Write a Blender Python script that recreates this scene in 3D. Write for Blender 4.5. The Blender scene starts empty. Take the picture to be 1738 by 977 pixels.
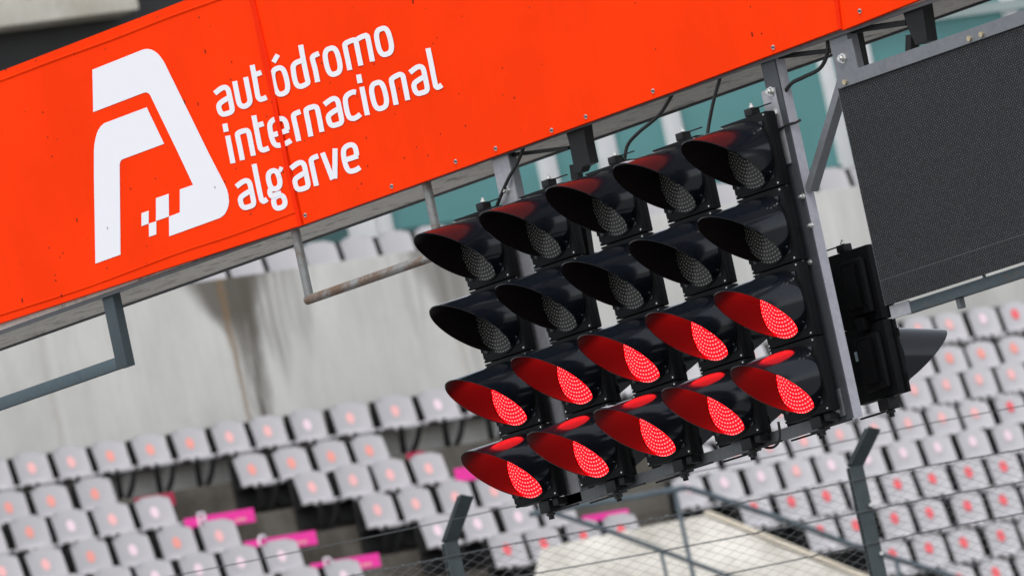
import bpy, math, random
from mathutils import Vector, Matrix
random.seed(7)
sc = bpy.context.scene
COL = sc.collection
rad = math.radians

# ------------------------------------------------------------------ viewpoint
F = 17000.0
AZ, EL, ROLL, DIST, ZC = rad(50), rad(5.5), rad(12.2), 45.0, 6.4
TO = Vector((math.sin(AZ), -math.cos(AZ), 0))        # from the gantry towards the viewer
RT = Vector((math.cos(AZ), math.sin(AZ), 0))
ZU = Vector((0, 0, 1))
FW = -TO * math.cos(EL) + ZU * math.sin(EL)
UP = RT.cross(FW)
IR = math.cos(ROLL) * RT - math.sin(ROLL) * UP
IU = math.sin(ROLL) * RT + math.cos(ROLL) * UP
CAM = Vector((0, 0, ZC)) - FW * DIST

def ray(u, v):
    return FW + IR * ((u - 869) / F) + IU * ((488.5 - v) / F)

def at(u, v, y):
    """point of the vertical gantry plane at depth y"""
    r = ray(u, v)
    return CAM + r * ((y - CAM.y) / r.y)

def px(p):
    d = p - CAM
    w = d.dot(FW)
    return 869 + F * d.dot(IR) / w, 488.5 - F * d.dot(IU) / w

# the grandstand has a frame of its own: x along the rows, y away from the track
SB = rad(34)
SX = math.cos(SB) * RT - math.sin(SB) * TO
SN = math.sin(SB) * RT + math.cos(SB) * TO
SO = CAM + ray(869, 700) * 108
SO.z = 0
SANG = math.atan2(SX.y, SX.x)

def st(s, y, z):
    return SO + SX * s - SN * y + ZU * z

def ats(u, v, y):
    """stand coordinates (s, z) of a point of the vertical plane y in the stand"""
    r = ray(u, v)
    p0 = SO - SN * y
    p = CAM + r * ((p0 - CAM).dot(SN) / r.dot(SN))
    return (p - SO).dot(SX), p.z

FB = rad(15)
FX = math.cos(FB) * RT - math.sin(FB) * TO
FN = math.sin(FB) * RT + math.cos(FB) * TO
FO = CAM + ray(869, 900) * 60
FO.z = 0
FANG = math.atan2(FX.y, FX.x)

def atf(u, v, y=0):
    r = ray(u, v)
    p0 = FO - FN * y
    p = CAM + r * ((p0 - CAM).dot(FN) / r.dot(FN))
    return Vector(((p - FO).dot(FX), y, p.z))

# ------------------------------------------------------------------ materials
def mat(name, col, rough=0.5, metal=0.0, spec=0.5, noise=0.0, nscale=6.0, bump=0.0, bscale=40.0, coat=0.0):
    m = bpy.data.materials.new(name)
    m.use_nodes = True
    nt = m.node_tree
    b = nt.nodes['Principled BSDF']
    b.inputs['Base Color'].default_value = (*col, 1)
    b.inputs['Roughness'].default_value = rough
    b.inputs['Metallic'].default_value = metal
    b.inputs['Specular IOR Level'].default_value = spec
    b.inputs['Coat Weight'].default_value = coat
    if noise or bump:
        tc = nt.nodes.new('ShaderNodeTexCoord')
    if noise:
        n = nt.nodes.new('ShaderNodeTexNoise'); n.inputs['Scale'].default_value = nscale
        n.inputs['Detail'].default_value = 6; n.inputs['Roughness'].default_value = .65
        nt.links.new(tc.outputs['Object'], n.inputs['Vector'])
        mr = nt.nodes.new('ShaderNodeMapRange')
        mr.inputs['From Min'].default_value = .3; mr.inputs['From Max'].default_value = .7
        mr.inputs['To Min'].default_value = 1 - noise; mr.inputs['To Max'].default_value = 1 + noise
        nt.links.new(n.outputs['Fac'], mr.inputs['Value'])
        mx = nt.nodes.new('ShaderNodeMix'); mx.data_type = 'RGBA'; mx.blend_type = 'MULTIPLY'
        mx.inputs['Factor'].default_value = 1
        mx.inputs['A'].default_value = (*col, 1)
        nt.links.new(mr.outputs['Result'], mx.inputs['B'])
        nt.links.new(mx.outputs['Result'], b.inputs['Base Color'])
    if bump:
        n2 = nt.nodes.new('ShaderNodeTexNoise'); n2.inputs['Scale'].default_value = bscale
        n2.inputs['Detail'].default_value = 4
        nt.links.new(tc.outputs['Object'], n2.inputs['Vector'])
        bp_ = nt.nodes.new('ShaderNodeBump'); bp_.inputs['Strength'].default_value = bump
        bp_.inputs['Distance'].default_value = .01
        nt.links.new(n2.outputs['Fac'], bp_.inputs['Height'])
        nt.links.new(bp_.outputs['Normal'], b.inputs['Normal'])
    return m

class NG:
    """small node-graph writer"""
    def __init__(s, m): s.nt = m.node_tree; s.b = s.nt.nodes['Principled BSDF']
    def n(s, t, **k):
        x = s.nt.nodes.new(t)
        for a, v in k.items(): setattr(x, a, v)
        return x
    def l(s, a, b): s.nt.links.new(a, b)
    def m(s, op, a, b=None, c=None):
        x = s.n('ShaderNodeMath', operation=op)
        for i, v in enumerate((a, b, c)):
            if v is None: continue
            if isinstance(v, (int, float)): x.inputs[i].default_value = v
            else: s.l(v, x.inputs[i])
        return x.outputs[0]
    def mix(s, f, a, b, mode='MIX'):
        x = s.n('ShaderNodeMix', data_type='RGBA', blend_type=mode)
        for k, v in (('Factor', f), ('A', a), ('B', b)):
            i = x.inputs[k]
            if isinstance(v, (int, float)): i.default_value = v
            elif isinstance(v, tuple): i.default_value = (*v, 1)
            else: s.l(v, i)
        return x.outputs['Result']
    def smooth(s, v, lo, hi, a=0.0, b=1.0):
        x = s.n('ShaderNodeMapRange', interpolation_type='SMOOTHSTEP')
        s.l(v, x.inputs['Value'])
        for k, q in (('From Min', lo), ('From Max', hi), ('To Min', a), ('To Max', b)): x.inputs[k].default_value = q
        return x.outputs['Result']
    def coords(s):
        tc = s.n('ShaderNodeTexCoord'); sp = s.n('ShaderNodeSeparateXYZ')
        s.l(tc.outputs['Object'], sp.inputs[0])
        return tc.outputs['Object'], sp.outputs[0], sp.outputs[1], sp.outputs[2]
    def scaled(s, vec, sx, sy, sz):
        mp = s.n('ShaderNodeMapping'); s.l(vec, mp.inputs[0]); mp.inputs['Scale'].default_value = (sx, sy, sz)
        return mp.outputs[0]
    def noise(s, vec, scale, detail=5, rough=.6):
        x = s.n('ShaderNodeTexNoise'); s.l(vec, x.inputs['Vector'])
        x.inputs['Scale'].default_value = scale; x.inputs['Detail'].default_value = detail; x.inputs['Roughness'].default_value = rough
        return x.outputs['Fac']

def specks(g, vec, col, scale, keep, size, dark=(.04, .02, .015)):
    v = g.n('ShaderNodeTexVoronoi', feature='F1'); g.l(vec, v.inputs['Vector']); v.inputs['Scale'].default_value = scale
    sp = g.n('ShaderNodeSeparateColor'); g.l(v.outputs['Color'], sp.inputs[0])
    sel = g.m('GREATER_THAN', sp.outputs[0], keep)
    rr = g.m('MULTIPLY', sp.outputs[1], size)
    hit = g.m('LESS_THAN', v.outputs['Distance'], rr)
    return g.mix(g.m('MULTIPLY', g.m('MULTIPLY', sel, hit), .8), col, dark)

def vinyl(name, col):
    m = mat(name, col, .55, spec=.03)
    g = NG(m); vec, x, y, z = g.coords()
    n1 = g.noise(g.scaled(vec, 1.2, 1, .8), 1.3)
    c = g.mix(g.smooth(n1, .3, .7), tuple(q * .93 for q in col), tuple(min(1, q * 1.05) for q in col))
    streak = g.noise(g.scaled(vec, 9, 1, .5), 3)
    c = g.mix(g.smooth(streak, .55, .85, 0, .12), c, tuple(q * .55 for q in col))
    c = specks(g, g.scaled(vec, 1, 1, .5), c, 13, .62, .085, (.03, .012, .01))
    c = specks(g, g.scaled(vec, .8, 1, .8), c, 37, .84, .17, (.09, .02, .012))
    g.l(c, g.b.inputs['Base Color'])
    bn = g.n('ShaderNodeBump'); bn.inputs['Strength'].default_value = .25; bn.inputs['Distance'].default_value = .02
    g.l(g.noise(g.scaled(vec, 1, 1, .7), 2.2, 2), bn.inputs['Height']); g.l(bn.outputs[0], g.b.inputs['Normal'])
    return m

def galv(name, col, rough=.45, metal=.6, rust=0.0, rustcol=(.13, .07, .035)):
    m = mat(name, col, rough, metal)
    g = NG(m); vec, x, y, z = g.coords()
    a = g.noise(vec, 45, 4); b2 = g.noise(vec, 7, 5)
    c = g.mix(g.smooth(a, .35, .65), tuple(q * .93 for q in col), tuple(min(1, q * 1.05) for q in col))
    c = g.mix(g.smooth(b2, .5, .75, 0, .3), c, tuple(q * .5 for q in col))
    if rust:
        r = g.noise(g.scaled(vec, .6, 1, 1), 11, 8, .75)
        f = g.smooth(r, .52 - rust, .72 - rust, 0, .85)
        c = g.mix(f, c, rustcol)
        g.l(g.m('SUBTRACT', metal, g.m('MULTIPLY', f, metal)), g.b.inputs['Metallic'])
        g.l(g.m('ADD', rough, g.m('MULTIPLY', f, .4)), g.b.inputs['Roughness'])
    g.l(c, g.b.inputs['Base Color'])
    return m

def lens_mat(name, lit):
    m = mat(name, (.06, .06, .058), .22)
    g = NG(m); vec, x, y, z = g.coords()
    zc = g.m('SUBTRACT', z, .045)
    r = g.m('SQRT', g.m('ADD', g.m('MULTIPLY', x, x), g.m('MULTIPLY', zc, zc)))
    dr = .0168
    k = g.m('ROUND', g.m('DIVIDE', r, dr))
    n = g.m('MAXIMUM', g.m('ROUND', g.m('MULTIPLY', k, 5.6)), 1)
    q = g.m('MULTIPLY', g.m('DIVIDE', g.m('ARCTAN2', x, zc), 2 * math.pi), n)
    da = g.m('SUBTRACT', q, g.m('ROUND', q))
    arc = g.m('MULTIPLY', g.m('MULTIPLY', g.m('DIVIDE', da, n), g.m('MULTIPLY', k, 2 * math.pi * dr)), .62)
    drr = g.m('SUBTRACT', r, g.m('MULTIPLY', k, dr))
    d = g.m('SQRT', g.m('ADD', g.m('MULTIPLY', arc, arc), g.m('MULTIPLY', drr, drr)))
    dot = g.smooth(d, .0016, .0042, 1, 0)
    if lit:
        c = g.mix(dot, (1.0, .001, .003), (1.0, .085, .085))
        g.l(c, g.b.inputs['Emission Color'])
        g.b.inputs['Emission Strength'].default_value = LENS_EMIT
        g.b.inputs['Base Color'].default_value = (.10, .004, .006, 1); g.b.inputs['Specular IOR Level'].default_value = .08; g.b.inputs['Roughness'].default_value = .3
    else:
        g.l(g.mix(dot, (.034, .034, .032), (.30, .30, .28)), g.b.inputs['Base Color'])
    bn = g.n('ShaderNodeBump'); bn.inputs['Strength'].default_value = .4; bn.inputs['Distance'].default_value = .003
    g.l(dot, bn.inputs['Height']); g.l(bn.outputs[0], g.b.inputs['Normal'])
    return m

def screen_mat():
    m = mat('led_display_face', (.02, .02, .022), .55, spec=.2)
    g = NG(m); vec, x, y, z = g.coords()
    pz, pxx = .0106, .0152
    fz = g.m('FRACT', g.m('DIVIDE', z, pz)); row = g.m('FLOOR', g.m('DIVIDE', z, pz))
    fx = g.m('FRACT', g.m('ADD', g.m('DIVIDE', x, pxx), g.m('MULTIPLY', row, .5)))
    led = g.m('MULTIPLY', g.m('MULTIPLY', g.m('GREATER_THAN', fz, .22), g.m('LESS_THAN', fz, .62)),
              g.m('MULTIPLY', g.m('GREATER_THAN', fx, .25), g.m('LESS_THAN', fx, .65)))
    wn = g.n('ShaderNodeTexWhiteNoise', noise_dimensions='2D')
    cb = g.n('ShaderNodeCombineXYZ'); g.l(row, cb.inputs[0])
    g.l(g.m('FLOOR', g.m('ADD', g.m('DIVIDE', x, pxx), g.m('MULTIPLY', row, .5))), cb.inputs[1])
    g.l(cb.outputs[0], wn.inputs['Vector'])
    tone = g.m('MULTIPLY_ADD', wn.outputs['Value'], .6, .5)
    louv = g.m('GREATER_THAN', fz, .74)
    c = g.mix(louv, (.006, .006, .007), (.026, .027, .030))
    ledc = g.mix(1.0, (.12, .12, .125), tone, 'MULTIPLY')
    c = g.mix(led, c, ledc)
    tile = g.m('MULTIPLY', g.m('GREATER_THAN', z, .108), g.m('LESS_THAN', z, .112))
    c = g.mix(g.m('MULTIPLY', tile, .2), c, (.25, .25, .26))
    g.l(c, g.b.inputs['Base Color'])
    return m

def wall_mat():
    m = mat('weathered_concrete', (.5, .5, .5), .85, spec=.2)
    g = NG(m); vec, x, y, z = g.coords()
    base = g.mix(g.smooth(g.noise(g.scaled(vec, 1.0, 1, .3), 1.3, 7, .7), .3, .7), (.465, .46, .435), (.60, .592, .565))
    base = g.mix(g.smooth(g.noise(g.scaled(vec, 4, 1, .12), 1.6, 5), .55, .8, 0, .5), base, (.70, .70, .69))
    base = g.mix(g.smooth(g.noise(vec, 5, 6, .7), .5, .75, 0, .3), base, (.40, .39, .37))
    base = g.mix(g.smooth(g.noise(g.scaled(vec, 7, 1, .1), 1.3, 6, .7), .45, .75, 0, .28), base, (.36, .36, .345))
    base = g.mix(g.smooth(g.noise(g.scaled(vec, 3.1, 1, .07), 1.0, 4), .58, .72, 0, .3), base, (.50, .44, .33))
    base = g.mix(g.smooth(g.noise(vec, .8, 6), .35, .7, 0, .35), base, (.52, .515, .49))
    warp = g.m('MULTIPLY_ADD', g.noise(g.scaled(vec, 1, 1, .8), 2.5, 4), .5, -.25)
    streak = g.smooth(g.noise(g.scaled(vec, 5, 1, .25), 2.2, 6), .35, .62)
    f = None
    # stains (s, top width, how far they run down, strength) measured down from the coping
    for (s0, w, run, k, tint) in STAINS:
        xx = g.m('ABSOLUTE', g.m('SUBTRACT', g.m('ADD', x, g.m('MULTIPLY', warp, .35)), s0))
        depth = g.m('SUBTRACT', WALL_TOP, z)
        wid = g.m('MAXIMUM', g.m('MULTIPLY_ADD', depth, -w / run, w), .035)
        a = g.smooth(g.m('DIVIDE', xx, wid), .55, 1.25, 1, 0)
        b2 = g.m('MULTIPLY', a, g.smooth(depth, run * .45, run, k, 0))
        if tint == 's': b2 = g.m('MULTIPLY', b2, streak)
        base = g.mix(b2, base, (.095, .085, .07) if tint != 'r' else (.20, .13, .07))
    g.l(base, g.b.inputs['Base Color'])
    return m

def concrete(name, a, b2, scale=1.5, rough=.88):
    m = mat(name, a, rough, spec=.2)
    g = NG(m); vec, x, y, z = g.coords()
    c = g.mix(g.smooth(g.noise(g.scaled(vec, 1, 1, .6), scale, 7, .65), .3, .7), a, b2)
    c = g.mix(g.smooth(g.noise(vec, scale * 11, 4), .55, .75, 0, .35), c, tuple(q * .6 for q in a))
    g.l(c, g.b.inputs['Base Color'])
    return m

LENS_EMIT = 4.2
WALL_TOP = 12.95
s_a, _ = ats(385, 500, -.62); s_b, _ = ats(757, 470, -.62); s_c, _ = ats(405, 500, -.62); s_d, _ = ats(455, 500, -.62)
s_e, _ = ats(355, 500, -.62); s_f, _ = ats(1560, 500, -.62); s_g, _ = ats(700, 500, -.62); s_h, _ = ats(60, 540, -.62)
STAINS = [(s_a, .55, .75, .9, 'd'), (s_c, .28, 3.0, .95, 's'), (s_c + .05, .13, 1.9, .6, 'd'), (s_d, .34, 1.5, .5, 's'), (s_d + .35, .3, 1.2, .3, 's'), (s_b, .46, 1.15, .62, 'd'), (s_b + .1, .30, 2.2, .35, 's'),
          (s_a - .05, .06, 2.6, .6, 'r'), (s_g, .25, 1.3, .25, 's'), (s_f, .5, 1.2, .3, 's'), (s_h, .05, 2.4, .14, 'r')]

M = {}
M['orange'] = vinyl('orange_vinyl', (.95, .041, .0025))
M['orange_fold'] = vinyl('orange_vinyl_fold', (.86, .026, .003))
M['white'] = mat('white_vinyl', (.80, .80, .84), .45, noise=.04, nscale=3)
g_ = NG(M['white']); v_, _, _, _ = g_.coords()
g_.l(specks(g_, g_.scaled(v_, 1, 1, .6), (.80, .80, .84), 14, .82, .06, (.06, .05, .05)), g_.b.inputs['Base Color'])
M['under'] = galv('weathered_underside', (.70, .66, .60), .75, .0, rust=.02, rustcol=(.13, .12, .10))
M['galv'] = galv('galvanised_steel', (.19, .20, .215), .42, .5)
M['galv_light'] = galv('bright_galvanised_steel', (.36, .36, .385), .4, .4)
M['galv_dark'] = galv('dull_blue_grey_steel', (.055, .075, .085), .5, .3, rust=-.05)
M['rail_dark'] = galv('blackened_steel', (.12, .127, .135), .5, .3)
M['rusty'] = galv('rusty_pipe', (.27, .27, .265), .5, .3, rust=.12)
M['black'] = mat('black_polycarbonate', (.0035, .0038, .0045), .55, spec=.16, noise=.25, nscale=20)
M['visor'] = mat('glossy_black_visor', (.006, .008, .012), .13, spec=.5, noise=.3, nscale=5, bump=.05, bscale=8)
M['visor_in'] = mat('visor_lining', (.011, .007, .007), .36, spec=.2)
M['rubber'] = mat('black_rubber', (.012, .012, .012), .55)
M['steelblack'] = mat('black_painted_steel', (.007, .007, .008), .5, spec=.3, noise=.3, nscale=15)
M['zinc'] = mat('zinc_bolt', (.62, .62, .60), .32, .85)
M['lens_off'] = lens_mat('unlit_led_lens', False)
M['lens_on'] = lens_mat('lit_red_led_lens', True)
M['screen'] = screen_mat()
M['sticker'] = mat('pale_blue_label', (.32, .42, .46), .4, noise=.3, nscale=60)
M['wall'] = wall_mat()
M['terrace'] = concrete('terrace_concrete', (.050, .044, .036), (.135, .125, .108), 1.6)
M['cream'] = concrete('cream_concrete', (.40, .375, .325), (.70, .67, .61), .9)
M['cream_edge'] = concrete('warm_cream_concrete', (.58, .51, .41), (.68, .62, .52), 1.6)
M['beam'] = concrete('pale_beam_concrete', (.50, .46, .38), (.80, .77, .70), .8)
M['shell'] = mat('grey_seat_plastic', (.45, .437, .452), .42, noise=.05, nscale=3)
M['shell_light'] = mat('pale_seat_plastic', (.505, .492, .508), .42, noise=.04, nscale=3)
M['frame'] = mat('black_seat_frame_and_shade', (.008, .008, .008), .6)
M['dot_salmon'] = mat('salmon_sticker', (.86, .33, .28), .5)
M['dot_pink'] = mat('pale_pink_sticker', (.88, .46, .45), .5)
M['dot_pale'] = mat('whitish_pink_sticker', (.85, .66, .72), .5)
M['dot_red'] = mat('red_sticker', (.86, .13, .15), .5)
M['pink'] = mat('hot_pink_board', (.95, .035, .38), .5, noise=.06, nscale=4)
M['crimson'] = mat('crimson_board', (.42, .012, .06), .5, noise=.06, nscale=4)
M['letter'] = mat('white_letter_paint', (.78, .70, .76), .5)
M['rail'] = mat('slate_blue_paint', (.085, .115, .135), .4, noise=.2, nscale=6)
M['post'] = mat('dark_green_grey_paint', (.030, .042, .046), .45, noise=.35, nscale=9)
M['wire'] = mat('galvanised_wire', (.20, .205, .21), .5, .2)
M['wire_dark'] = mat('dark_strand_wire', (.09, .095, .10), .5, .3)
M['teal'] = mat('teal_cladding', (.085, .245, .245), .35, noise=.08, nscale=.9)
M['teal_dark'] = mat('dark_teal_cladding', (.035, .10, .10), .4, noise=.1, nscale=.9)
M['mullion'] = mat('white_mullion', (.66, .67, .68), .5, noise=.06, nscale=3)
M['beam_grey'] = mat('grey_green_beam', (.30, .36, .36), .5, noise=.06, nscale=3)
M['dark'] = mat('recess_shade', (.016, .016, .015), .6, noise=.25, nscale=.7)  # shade of the void under the roof, put into the colour
M['asphalt'] = mat('asphalt', (.22, .22, .215), .9, noise=.2, nscale=2)

# ------------------------------------------------------------------ mesh helpers
class MB:
    def __init__(s): s.v = []; s.f = []; s.mi = []
    def add(s, vs, fs, mi=0):
        o = len(s.v); s.v += [tuple(p) for p in vs]
        for f in fs: s.f.append([i + o for i in f]); s.mi.append(mi)
    def box(s, lo, hi, bev=0.0, mi=0):
        x0, y0, z0 = lo; x1, y1, z1 = hi
        if bev <= 0:
            vs = [(x, y, z) for z in (z0, z1) for y in (y0, y1) for x in (x0, x1)]
            s.add(vs, [(0, 2, 3, 1), (4, 5, 7, 6), (0, 1, 5, 4), (2, 6, 7, 3), (0, 4, 6, 2), (1, 3, 7, 5)], mi); return
        import bmesh
        bm = bmesh.new(); bmesh.ops.create_cube(bm, size=1)
        for q in bm.verts: q.co = ((x0 + x1) / 2 + q.co.x * (x1 - x0), (y0 + y1) / 2 + q.co.y * (y1 - y0), (z0 + z1) / 2 + q.co.z * (z1 - z0))
        bmesh.ops.bevel(bm, geom=bm.edges[:], offset=bev, segments=2, profile=.6, affect='EDGES')
        bm.verts.index_update()
        s.add([q.co[:] for q in bm.verts], [[q.index for q in f.verts] for f in bm.faces], mi); bm.free()
    def obar(s, a, b, w, h, side=None, bev=0, mi=0):
        """box section from a to b; w along side, h across"""
        a, b = Vector(a), Vector(b); d = (b - a).normalized()
        sd = Vector(side) if side else (ZU.cross(d) if abs(d.z) < .95 else Vector((1, 0, 0)))
        sd = (sd - d * sd.dot(d)).normalized(); up = d.cross(sd)
        vs = [p + sd * (i * w / 2) + up * (j * h / 2) for p in (a, b) for i, j in ((-1, -1), (1, -1), (1, 1), (-1, 1))]
        s.add(vs, [(3, 2, 1, 0), (4, 5, 6, 7), (0, 1, 5, 4), (1, 2, 6, 5), (2, 3, 7, 6), (3, 0, 4, 7)], mi)
    def tube(s, pts, r, n=10, mi=0, caps=True):
        pts = [Vector(p) for p in pts]; k = len(pts)
        d0 = (pts[1] - pts[0]).normalized()
        nrm = d0.orthogonal().normalized(); vs = []
        for i, p in enumerate(pts):
            d = ((pts[min(i + 1, k - 1)] - p).normalized() + (p - pts[max(i - 1, 0)]).normalized())
            d = d.normalized() if d.length > 1e-6 else d0
            nrm = (nrm - d * nrm.dot(d)).normalized(); bn = d.cross(nrm)
            din = (p - pts[i - 1]).normalized() if i else d
            kk = 1 / max(.5, abs(d.dot(din)))
            for j in range(n):
                t = 2 * math.pi * j / n
                vs.append(p + (nrm * math.cos(t) + bn * math.sin(t)) * r * (kk if n < 6 else 1))
        fs = [(i * n + j, i * n + (j + 1) % n, (i + 1) * n + (j + 1) % n, (i + 1) * n + j) for i in range(k - 1) for j in range(n)]
        if caps: fs += [tuple(reversed(range(n))), tuple((k - 1) * n + j for j in range(n))]
        s.add(vs, fs, mi)
    def prism(s, poly, y0, y1, mi=0):
        """polygon in (x, z), extruded from y0 (front) to y1"""
        n = len(poly)
        ar = sum(poly[i][0] * poly[(i + 1) % n][1] - poly[(i + 1) % n][0] * poly[i][1] for i in range(n))
        if ar < 0: poly = poly[::-1]
        vs = [(x, y0, z) for x, z in poly] + [(x, y1, z) for x, z in poly]
        fs = [tuple(range(n)), tuple(reversed(range(n, 2 * n)))] + [(j, i, i + n, j + n) for i in range(n) for j in [(i + 1) % n]]
        s.add(vs, fs, mi)
    def sheet(s, poly, y, mi=0):
        n = len(poly)
        ar = sum(poly[i][0] * poly[(i + 1) % n][1] - poly[(i + 1) % n][0] * poly[i][1] for i in range(n))
        if ar < 0: poly = poly[::-1]
        s.add([(x, y, z) for x, z in poly], [tuple(range(n))], mi)
    def cyl(s, a, b, r, n=12, mi=0): s.tube([a, b], r, n, mi)
    def obj(s, name, m, parent=None, smooth=35, loc=None, rot=None):
        me = bpy.data.meshes.new(name); me.from_pydata(s.v, [], s.f)
        for q in (m if isinstance(m, (list, tuple)) else [m]): me.materials.append(q)
        me.polygons.foreach_set('material_index', s.mi)
        if smooth:
            me.polygons.foreach_set('use_smooth', [True] * len(me.polygons)); me.set_sharp_from_angle(angle=rad(smooth))
        me.update()
        o = bpy.data.objects.new(name, me); COL.objects.link(o)
        if parent: o.parent = parent
        if loc is not None: o.location = loc
        if rot is not None: o.rotation_euler = (0, 0, rot)
        return o

def tag(o, label=None, cat=None, group=None, kind=None):
    if label: o['label'] = label
    if cat: o['category'] = cat
    if group: o['group'] = group
    if kind: o['kind'] = kind
    return o

def empty(name, loc=(0, 0, 0), rot=0, label=None, cat=None, group=None):
    o = bpy.data.objects.new(name, None); COL.objects.link(o)
    o.location = loc; o.rotation_euler = (0, 0, rot); o.empty_display_size = .1
    return tag(o, label, cat, group)

def copy_tree(o, parent=None):
    c = o.copy(); COL.objects.link(c)
    if parent: c.parent = parent
    for ch in list(o.children): copy_tree(ch, c)
    return c

def smooth_path(pts, n=6, closed=False):
    P = [Vector(p) for p in pts]; out = []; k = len(P)
    rng = range(k) if closed else range(k - 1)
    for i in rng:
        p0, p1, p2, p3 = (P[(i - 1) % k] if closed or i else P[0]), P[i], P[(i + 1) % k], (P[(i + 2) % k] if closed or i + 2 < k else P[-1])
        for j in range(n):
            t = j / n
            out.append(.5 * ((2 * p1) + (p2 - p0) * t + (2 * p0 - 5 * p1 + 4 * p2 - p3) * t * t + (3 * p1 - p0 - 3 * p2 + p3) * t ** 3))
    if not closed: out.append(P[-1])
    return out

# ------------------------------------------------------------------ gantry beam with the banner
YB = .05                                            # front face of the banner
gantry = empty('gantry_beam', (0, YB, 7.0), 0, 'long orange banner beam with white logo and lettering, above the start lights', 'gantry')
G0 = Vector((0, YB, 7.0))
def gp(u, v, dy=0.0):
    p = at(u, v, YB + dy) - G0
    return p
def gxz(u, v): p = gp(u, v); return (p.x, p.z)

def panel(name, pts, m, dy=0.0):
    b = MB(); b.prism([(q[0], q[1]) for q in pts], dy, dy + .03)
    return b.obj(name, m, gantry, 0)
xs1 = gxz(516, 380)[0]; xs2 = gxz(1428, 48.3)[0]
ztop = gxz(199, 46)[1]
seam_top = gxz(433, 0)
xt1 = xs1 + (seam_top[0] - xs1) * (ztop - 0) / (seam_top[1] - 0)
p1 = panel('banner_panel', [gxz(-330, 657), gxz(0, 548.4), gxz(300, 449.6), gxz(513, 381.5), (xt1 - .004, ztop), (gxz(0, 121)[0], ztop + .006), (gxz(-330, 240)[0], ztop)], M['orange'])
p2 = panel('banner_panel', [(xs1, gxz(517, 380.5)[1]), gxz(700, 315), gxz(1142, 155.7), (xs2 - .004, gxz(1427, 49)[1]), (xs2 - .03, ztop), (xt1, ztop)], M['orange'])
p3 = panel('banner_panel', [(xs2, gxz(1430, 50)[1] - .004), gxz(1559, 0), (6.2, .03), (6.2, ztop), (xs2 - .026, ztop)], M['orange'])
p1['label'] = 'left banner panel with the white logo'; p2['label'] = 'long middle banner panel with most of the lettering'; p3['label'] = 'banner panel right of the second seam'
# folded flap at the first seam and hems along the edges
fl = MB()
fl.prism([gxz(*q) for q in [(508, 384), (514, 382), (511, 370), (495, 300), (485.7, 249.6), (476, 207), (468, 159), (460.6, 118), (440.3, 30), (433, 0), (410, -100), (402, -100), (425, 0), (432, 30), (446, 104), (460, 159), (466, 194), (478.5, 247), (488, 300), (505, 370)]], -.007, -.001)
fl.obj('seam_fold', M['orange_fold'], p1, 0)
f2 = MB(); f2.prism([gxz(1424, 50), gxz(1430, 49), gxz(1421, -30), gxz(1416, -30)], -.008, -.001); f2.obj('seam_fold', M['orange_fold'], p2, 0)
hm = MB()
hm.tube([gp(u, v, -.001) for u, v in smooth_path([Vector((-200, 209, 0)), Vector((0, 137, 0)), Vector((90, 102, 0)), Vector((190, 68, 0)), Vector((290, 27, 0)), Vector((380, -3, 0))], 5) for u, v in [(u, v)]] if False else [gp(q.x, q.y, .002) for q in smooth_path([Vector((-200, 209, 0)), Vector((0, 137, 0)), Vector((90, 103, 0)), Vector((190, 67, 0)), Vector((290, 28, 0)), Vector((380, -4, 0))], 5)], .008, 8)
hm.tube([gp(q.x, q.y, .002) for q in smooth_path([Vector((-200, 600, 0)), Vector((0, 534, 0)), Vector((150, 486, 0)), Vector((300, 430, 0)), Vector((400, 397, 0)), Vector((508, 357, 0))], 5)], .007, 8)
hm.obj('hem', M['orange'], p1)
# bolts through the banner
def bolts(spec, parent):
    b = MB()
    for u, v in spec:
        q = gp(u, v)
        b.cyl(q + Vector((0, -.003, 0)), q + Vector((0, .001, 0)), .0105, 14, 0)
        b.cyl(q + Vector((0, -.011, 0)), q + Vector((0, -.003, 0)), .006, 6, 1)
    return b.obj('bolt_row', [M['zinc'], M['rail_dark']], parent)
bolts([(518.8, 365), (665.6, 316), (774, 274), (842, 252), (937, 221), (995, 198), (1109, 154.5), (1313, 80.5)], p2)
bolts([(1460, 19)], p3)

# --- logo, traced on the banner's own plane
def zz(pts, ox, oy, s): return [(ox + x / s, oy + y / s) for x, y in pts]
Z4 = lambda p: zz(p, 140, 70, 4.885)
Z5 = lambda p: zz(p, 140, 260, 4.885)
DEC = -.0022
lg = MB()
up = Z4([(85, 237), (500, 72), (522, 66), (545, 65), (575, 71), (605, 86), (632, 108), (655, 137), (675, 166), (692, 198), (705, 225)]) + \
     Z5([(1050, 0), (1185, 262), (1203, 305), (1213, 345), (1218, 400), (1212, 440), (1200, 472), (1182, 505), (1160, 525), (1130, 541)]) + \
     Z5([(722, 688), (720, 525), (810, 490), (810, 300), (920, 262), (797, 0)]) + \
     Z4([(575, 470), (565, 448), (552, 433), (532, 424), (508, 429), (92, 588)])
lo = Z4([(183, 680), (535, 548), (680, 850)]) + Z5([(470, 0), (340, 48), (326, 56), (316, 70), (311, 95), (318, 840), (110, 914), (98, 200)]) + \
     Z4([(98, 900), (102, 855), (110, 810), (120, 770), (136, 733), (155, 705)])
for poly in (up, lo, Z5([(492, 497), (552, 475), (552, 582), (492, 605)]), Z5([(552.5, 583), (615, 563), (615, 672), (555, 692)]), Z5([(612, 372), (718, 336), (720, 524), (612, 562)])):
    lg.sheet([gxz(u, v) for u, v in poly], DEC)
lg.obj('logo', M['white'], p1, 0)

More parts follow.
